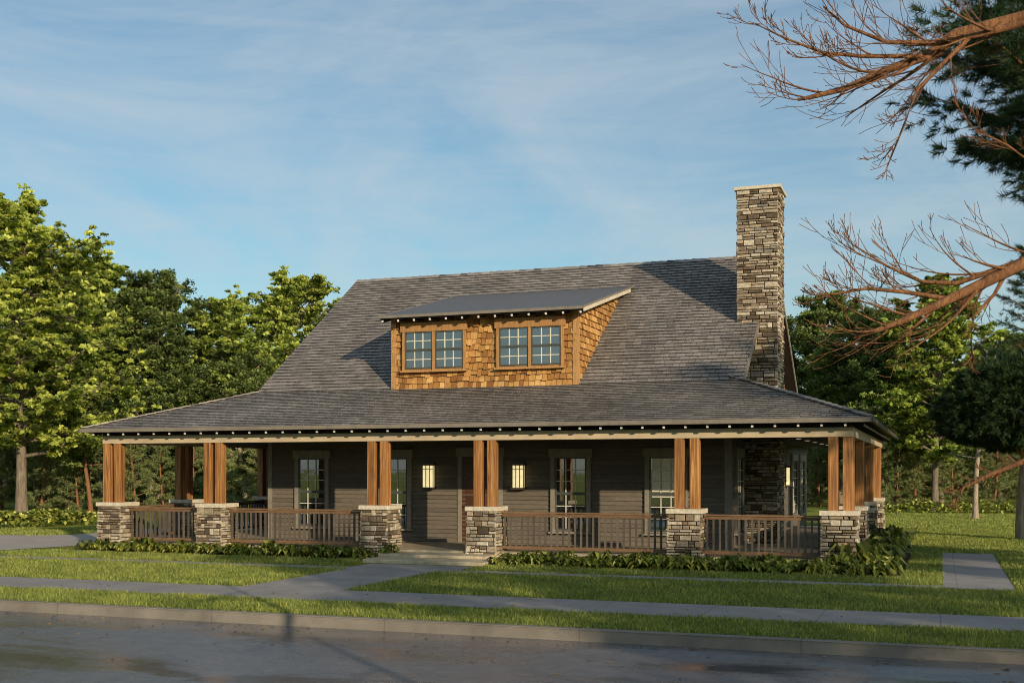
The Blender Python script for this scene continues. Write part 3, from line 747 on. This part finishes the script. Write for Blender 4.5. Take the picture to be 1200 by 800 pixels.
T('pine_tree', 'p2', 1143, 608, 'slim pine with a pale trunk standing on the right lawn', s=.62, rz=3)
T('round_pine', 'ball', 1196, 632, s=.96, label= 'dense dark pine with a rounded crown at the right edge', cat='tree')
T('pine_tree', 'p1', 1215, 590, 'tall dark pine showing its top at the far right edge', s=1.1, rz=1)
# woodland behind
g1 = 'trees of the wood behind the house'
r = random.Random(5)
for i in range(44):
    u = -120 + i * 34 + r.uniform(-14, 14); v = r.uniform(578, 590)
    if 380 < u < 880: continue
    kd = r.choice(('d1', 'd2', 'p1', 'p2', 'b3', 'd1'))
    p = tb_px(u, v); dist = (p - CAM).length
    hs = {'d1': 14, 'd2': 12, 'p1': 16, 'p2': 13, 'b3': 13}[kd]; s = dist * .135 / hs * r.uniform(.82, 1.0)
    plant_tree('woodland_tree', K[kd], p, 'woodland tree in the shaded wood behind the lawn', group=g1, s=s, rz=r.uniform(0, 6))
g2 = 'young pines under the wood'
for i in range(46):
    u = -80 + i * 30 + r.uniform(-12, 12); v = r.uniform(585, 598)
    if 330 < u < 900: continue
    plant_tree('young_pine', K['y1'], tb_px(u, v), 'low young pine in the undergrowth of the wood', 'tree', g2, s=r.uniform(.6, 1.15), rz=r.uniform(0, 6))
for (u, v, k_) in ((-20, 600, 1.0), (48, 601, .8), (78, 599, 1.0), (92, 602, .7), (132, 600, .75), (160, 601, .8), (192, 599, .7), (222, 600, .8), (262, 600, .8), (300, 599, .75), (1048, 596, .8), (1072, 595, .9), (1118, 596, .7), (1165, 596, .9)):
    plant_tree('young_pine', K['y1'], tb_px(u, v), 'low young pine in the undergrowth of the wood', 'tree', g2, s=k_, rz=r.uniform(0, 6))
# far wood as a mass behind everything
P = []
for i in range(26000):
    a = r.uniform(-1.05, .45); d = r.uniform(95, 135)
    x, y = CAM.x + math.sin(a) * d, CAM.y + math.cos(a) * d
    P.append((x, y, r.uniform(0, 1) ** .8 * (7.5 + 2.5 * math.sin(a * 19) + 1.3 * math.sin(a * 47))))
V, t = leaves(np.array(P), .75, .3, .7)
o = bpy.data.objects.new('distant_wood', np_mesh('distant_wood', V, 4, t, 'leaf_dark')); C.objects.link(o); tag(o, 'dark far wood closing the view behind the trees', 'wood', kind='stuff')

# tall pine whose boughs hang in at the top right
pt = pine_tree_geo(21, 19.5, 7.4, .54, 56, .3, .33, .011, 110, n_each=56)
K['near'] = make_kind('nearpine', pt, 'bark_red', 'needle')
pp = at(1302, 560, 34); pp.z = 0
plant_tree('pine_tree', K['near'], pp, 'tall dark pine whose needled boughs hang into the top right corner', s=1.0, rz=1.2)

# bare dead tree at the right edge with two long branches reaching in
dead = empty('bare_tree', (3.75, -21.95, 0), 'leafless reddish tree with long bare branches reaching in from the right', 'tree')
b = MB(); r = random.Random(3)
tp = [Vector((3.75, -21.95, -.1)), Vector((3.7, -21.9, 1.2)), Vector((3.62, -21.75, 2.4)), Vector((3.55, -21.6, 3.4)), Vector((3.6, -21.45, 4.4)), Vector((3.75, -21.3, 5.6))]
b.tube(tp, [.10, .085, .075, .068, .06, .03], 12); b.build('trunk', 'bark_red', dead, smooth=True)
def grow(b, pts, r0, level, r, side=1.0, ln=1.0):
    n = len(pts); b.tube(pts, [max(.0016, r0 * (1 - .82 * i / (n - 1))) for i in range(n)], 8 if level == 0 else (5 if level == 1 else 3))
    if level >= 3: return
    cnt = (10, 5, 2)[level]
    tot = sum((pts[i + 1] - pts[i]).length for i in range(n - 1))
    for k in range(cnt):
        f = .16 + .84 * (k + r.random() * .8) / cnt; p, d = lerp_on(pts, min(f, .99))
        rr = r0 * (1 - .82 * f) * r.uniform(.36, .58)
        out = Vector((r.uniform(-1, 1), r.uniform(-1, 1), r.uniform(-.7, 1.15)))
        out = (out - d * out.dot(d)).normalized(); L_ = ln * tot * r.uniform(.25, .5) * (1.1 - .6 * f)
        dr_ = (d * r.uniform(1.0, 1.5) + out * r.uniform(.45, 1)).normalized()
        grow(b, bend(p, dr_, L_, 8, .045, .11, r), rr, level + 1, r, side, 1.7)
def limb(px, r0, seed, name='bough', tw=1.0):
    b = MB(); rr = random.Random(seed); pts = [at(u, v, d * .36 + (seed % 5 - 2) * .03) for (u, v, d) in px]
    grow(b, pts, r0 * .36, 0, rr, 1, tw); b.build(name, 'bark_red', dead, smooth=True)
limb([(1290, -30, 15.3), (1200, 20, 15.4), (1120, 40, 15.4), (1085, 66, 15.3), (1040, 82, 15.2), (990, 104, 15.2), (950, 114, 15.1), (935, 117, 15.1)], .10, 4)
limb([(1290, 0, 14.8), (1190, 30, 15.0), (1140, 42, 15), (1090, 50, 15), (1040, 50, 15.1), (990, 30, 15.2), (965, 8, 15.2)], .06, 9)
limb([(1140, 40, 15.2), (1105, 75, 15.1), (1075, 105, 15), (1060, 145, 14.9), (1040, 195, 14.9)], .038, 12, tw=.8)
limb([(1080, 66, 15.2), (1010, 66, 15.2), (965, 62, 15.1), (920, 45, 15.1), (885, 28, 15.0)], .035, 33, tw=.8)
limb([(1300, 262, 15.6), (1200, 308, 15.4), (1160, 328, 15.3), (1110, 352, 15.2), (1060, 375, 15.1), (1030, 386, 15), (1000, 396, 15)], .10, 15)
limb([(1300, 265, 15.9), (1200, 305, 15.7), (1120, 332, 15.6), (1080, 330, 15.6), (1040, 312, 15.6), (1005, 290, 15.6)], .05, 18, tw=.9)
limb([(1110, 350, 15.3), (1060, 342, 15.2), (1015, 338, 15.1), (975, 345, 15.1), (950, 352, 15)], .035, 41, tw=.8)
limb([(1178, 322, 15.4), (1165, 345, 15.3), (1140, 372, 15.3), (1138, 400, 15.2), (1141, 430, 15.2)], .03, 22, tw=.5)
limb([(1290, 200, 14.4), (1215, 195, 14.4), (1180, 170, 14.4), (1140, 150, 14.4), (1115, 115, 14.4)], .022, 25, tw=.5)
limb([(1290, 500, 14.9), (1200, 540, 15.0), (1160, 556, 15.1), (1130, 570, 15.2), (1118, 592, 15.2)], .05, 28, tw=.35)

# hedges
def hedge(name, pts, h, w, label, n=900, leafm='plant'):
    P = []; r = random.Random(hash(label) % 999 if False else len(label))
    for i in range(len(pts) - 1):
        a, c = Vector(pts[i]), Vector(pts[i + 1]); L_ = (c - a).length; d = (c - a).normalized(); s = Vector((-d.y, d.x, 0))
        for k in range(int(n * L_)):
            q = a + d * r.uniform(0, L_); hh = h * (.85 + .18 * math.sin(q.x * 2.1) + .1 * math.sin(q.x * 5.3 + q.y))
            an = r.uniform(0, math.pi); k_ = r.uniform(.75, 1); P.append(tuple(q + s * math.cos(an) * w / 2 * k_ + Vector((0, 0, max(.03, math.sin(an) ** .6 * hh * k_)))))
    V, t = leaves(np.array(P), .1, .6, .6)
    o = bpy.data.objects.new(name, np_mesh(name, V, 4, t, leafm)); C.objects.link(o); return tag(o, label, 'hedge')
def gp(u, v): p = ground(u, v); return (p.x, p.y, 0)
hedge('low_hedge', [gp(-60, 621), gp(0, 619), gp(60, 616), gp(115, 613)], .75, 1.4, 'low leafy hedge beyond the driveway at the left edge', 330)
hedge('low_hedge', [gp(1000, 600), gp(1100, 600.5), gp(1260, 601)], .62, 1.2, 'low clipped hedge across the far side of the right lawn', 260)

# leafy plants round the porch
def leafy(seed, rad=.34, h=.2, n=46):
    r = random.Random(seed); F_ = []; tt = []
    for i in range(n):
        az = r.uniform(0, 6.283); L_ = rad * r.uniform(.35, .8); w = L_ * r.uniform(.26, .36); z0 = h * r.uniform(.15, .95); up = r.uniform(.0, .5)
        d = Vector((math.cos(az), math.sin(az), 0)); s = Vector((-d.y, d.x, 0)); o = d * r.uniform(0, rad * .45)
        a = o + Vector((0, 0, z0)); m1 = a + d * L_ * .45 + Vector((0, 0, L_ * up)); e = a + d * L_ + Vector((0, 0, L_ * (up - .45)))
        F_ += [a, m1 - s * w + Vector((0, 0, w * .3)), e, m1]; F_ += [a, m1, e, m1 + s * w + Vector((0, 0, w * .3))]
        k = r.random(); tt += [k, k * .9]
    return np_mesh('leafy_plant', np.array([tuple(v) for v in F_]), 4, np.array(tt), 'plant')
LP_ = [leafy(s) for s in range(5)]
gl = 'low leafy plants in the bed round the porch'
r = random.Random(77)
def addplant(x, y, s):
    o = bpy.data.objects.new('leafy_plant', r.choice(LP_)); C.objects.link(o); o.location = (x, y, .005); o.rotation_euler.z = r.uniform(0, 6.28); o.scale = (s, s, s * r.uniform(.8, 1.2))
    tag(o, 'low broad-leaved green plant in the bed along the porch base', 'plant', gl)
x = -20.7
while x < -11.4:
    fy = -.35 - (x + 20.7) / 9.3 * .7
    addplant(x, fy + .15, r.uniform(.7, 1.0)); addplant(x + r.uniform(-.1, .2), (fy + 0) * .35 , r.uniform(.8, 1.1)); x += .42
x = -7.9
while x < .8:
    addplant(x, -1.35 + r.uniform(-.1, .1), r.uniform(.75, 1.05)); addplant(x + .2, -.95 + r.uniform(-.1, .1), r.uniform(.8, 1.1)); addplant(x, -.45 + r.uniform(-.1, .1), r.uniform(.85, 1.15)); x += .42
y = -.3
while y < 9:
    addplant(.4 + r.uniform(-.1, .1), y, r.uniform(1.2, 1.7)); addplant(.05 + r.uniform(-.1, .1), y + .2, r.uniform(1.2, 2.0)); y += .42

# grass blades (uncountable)
def grass(name, regions, label, hgt=(.04, .085)):
    Vs, ts = [], []
    for (x0, x1, y0, y1, dens, wd) in regions:
        n = int((x1 - x0) * (y1 - y0) * dens); x = rg.uniform(x0, x1, n); y = rg.uniform(y0, y1, n)
        # clumpiness
        c = np.sin(x * 3.1 + 1.3 * np.sin(y * 2.7)) * np.sin(y * 4.3 + x) * .5 + .5
        h = rg.uniform(hgt[0], hgt[1], n) * (.7 + .5 * c); az = rg.uniform(0, 6.283, n)
        P = np.stack([x, y, np.zeros(n)], 1); s = np.stack([np.cos(az), np.sin(az), 0 * az], 1) * (wd * rg.uniform(.6, 1.3, n))[:, None]
        tip = P + np.stack([rg.normal(size=n) * .035, rg.normal(size=n) * .035, h], 1)
        Vs.append(np.stack([P - s, P + s, tip], 1).reshape(-1, 3)); ts.append(rg.random(n) * .8 + .2 * c)
    o = bpy.data.objects.new(name, np_mesh(name, np.concatenate(Vs), 3, np.concatenate(ts), 'blade')); C.objects.link(o)
    return tag(o, label, 'grass', kind='stuff')
grass('grass', [(-19, 7, -11.06, -9.36, 1700, .008), (-23, -10.71, -7.71, -3.55, 950, .010), (-8.57, 8, -7.71, -3.55, 1000, .010),
    (-22, -11.3, -3.01, -1.0, 700, .011), (-8.1, 1.75, -3.01, -1.4, 800, .011), (1.0, 1.75, -1.7, 6.2, 800, .011), (3.04, 8, -3.5, 9, 700, .013), (.9, 7, 6.5, 20, 500, .018), (-3, 9, 20, 36, 220, .03), (-35, -22, -2.9, -2.0, 500, .014), (-34, -26.5, 4.5, 9, 300, .018)],
    'short green grass blades on the lawns and verge')

P = []
r = random.Random(8)
for i in range(420):
    k = r.random()
    if k < .35: q = (r.uniform(-18, 5), -11.28 - abs(r.gauss(0, .35)), -.148)
    elif k < .6: q = (r.uniform(-18, 5), r.uniform(-15, -11.3), -.148)
    elif k < .8: q = (r.uniform(-20, 6), r.uniform(-9.3, -7.75), .024)
    else: q = (r.uniform(-22, 6), r.uniform(-7.6, -1.6), .05)
    P.append(q)
V, t = leaves(np.array(P), .035, 4, .6)
V[:, 2] = np.maximum(V[:, 2], np.repeat(np.array(P)[:, 2], 4) - .002)
M['dry_leaf'] = leaf_mat('dry_leaf', [(0, (.14, .06, .02)), (1, (.42, .26, .09))], .1)
o = bpy.data.objects.new('fallen_leaves', np_mesh('fallen_leaves', V, 4, t, 'dry_leaf')); C.objects.link(o); tag(o, 'small dry leaves scattered on the street and paths', 'leaves', kind='stuff')
# trees across the road, behind the viewpoint, which shade the street
g3 = 'trees across the road behind the viewpoint'
r = random.Random(31)
for (x, y, s, kd) in ((7, -36, .9, 'sparse'), (21, -31, .87, 'high'), (28.5, -31, .85, 'high'), (27.5, -35, .95, 'sparse'), (36.5, -33, .9, 'sparse'), (45, -34, .9, 'b3'), (31, -27, 1.0, 'tall'), (0, -40, 1.0, 'd1'), (-10, -38, .9, 'd2'), (50, -31, .9, 'd1'),
        (21, -13, .95, 'sparse')):
    plant_tree('broadleaf_tree', K[kd], (x, y, 0), 'leafy tree across the road behind the viewpoint' if y < -20 else 'leafy tree beyond the right edge beside the road', group=g3 if y < -20 else None, s=s, rz=r.uniform(0, 6))

# ------------------------------------------------------------------ light
SAZ = math.atan2(.72, -.70); EL = R(15)               # sun stands front right of the house
sd = Vector((.735, -.678, 0)).normalized() * math.cos(EL) + Vector((0, 0, math.sin(EL)))
sun = bpy.data.lights.new('sun', 'SUN'); so = bpy.data.objects.new('sun', sun); C.objects.link(so)
so.rotation_euler = sd.to_track_quat('Z', 'Y').to_euler(); sun.energy = 5.0; sun.angle = R(.5); sun.color = (1, .84, .60)
w = bpy.data.worlds.new('World'); bpy.context.scene.world = w; w.use_nodes = True
n = w.node_tree.nodes; l = w.node_tree.links; bg = n['Background']
sky = n.new('ShaderNodeTexSky'); sky.sky_type = 'NISHITA'; sky.sun_disc = False; sky.sun_elevation = R(24)
sky.sun_rotation = math.atan2(sd.x, sd.y); sky.air_density = 1.2; sky.dust_density = 1.2; sky.ozone_density = 1.5
tc = n.new('ShaderNodeTexCoord'); mp = n.new('ShaderNodeMapping'); mp.inputs['Scale'].default_value = (1.0, 1.0, 2.8); mp.inputs['Rotation'].default_value = (R(8), R(14), 0)
l.new(tc.outputs['Generated'], mp.inputs['Vector'])
f1 = noise(n, l, mp.outputs[0], 2.6, 10, .62, 1.1); 
mp2 = n.new('ShaderNodeMapping'); mp2.inputs['Scale'].default_value = (1.6, 1.6, 14); mp2.inputs['Rotation'].default_value = (R(-6), R(10), 0); l.new(tc.outputs['Generated'], mp2.inputs['Vector'])
f2 = noise(n, l, mp2.outputs[0], 3.0, 8, .62, .8)
cf = math_(n, l, 'ADD', math_(n, l, 'MULTIPLY', f1, .78), math_(n, l, 'MULTIPLY', f2, .22))
mr = n.new('ShaderNodeMapRange'); mr.inputs[1].default_value = .38; mr.inputs[2].default_value = .66; mr.inputs[3].default_value = .06; mr.inputs[4].default_value = .66; l.new(cf, mr.inputs[0])
skc = mul(n, l, sky.outputs[0], (.75, 1.01, 1.08))
c = mixf(n, l, mr.outputs[0], skc, (5.3, 5.9, 6.2))
l.new(c, bg.inputs['Color']); bg.inputs['Strength'].default_value = .107
sc = bpy.context.scene
sc.view_settings.view_transform = 'Standard'; sc.view_settings.look = 'None'; sc.view_settings.exposure = 0
sc.cycles.filter_width = 1.0; sc.cycles.max_bounces = 6; sc.cycles.transparent_max_bounces = 4
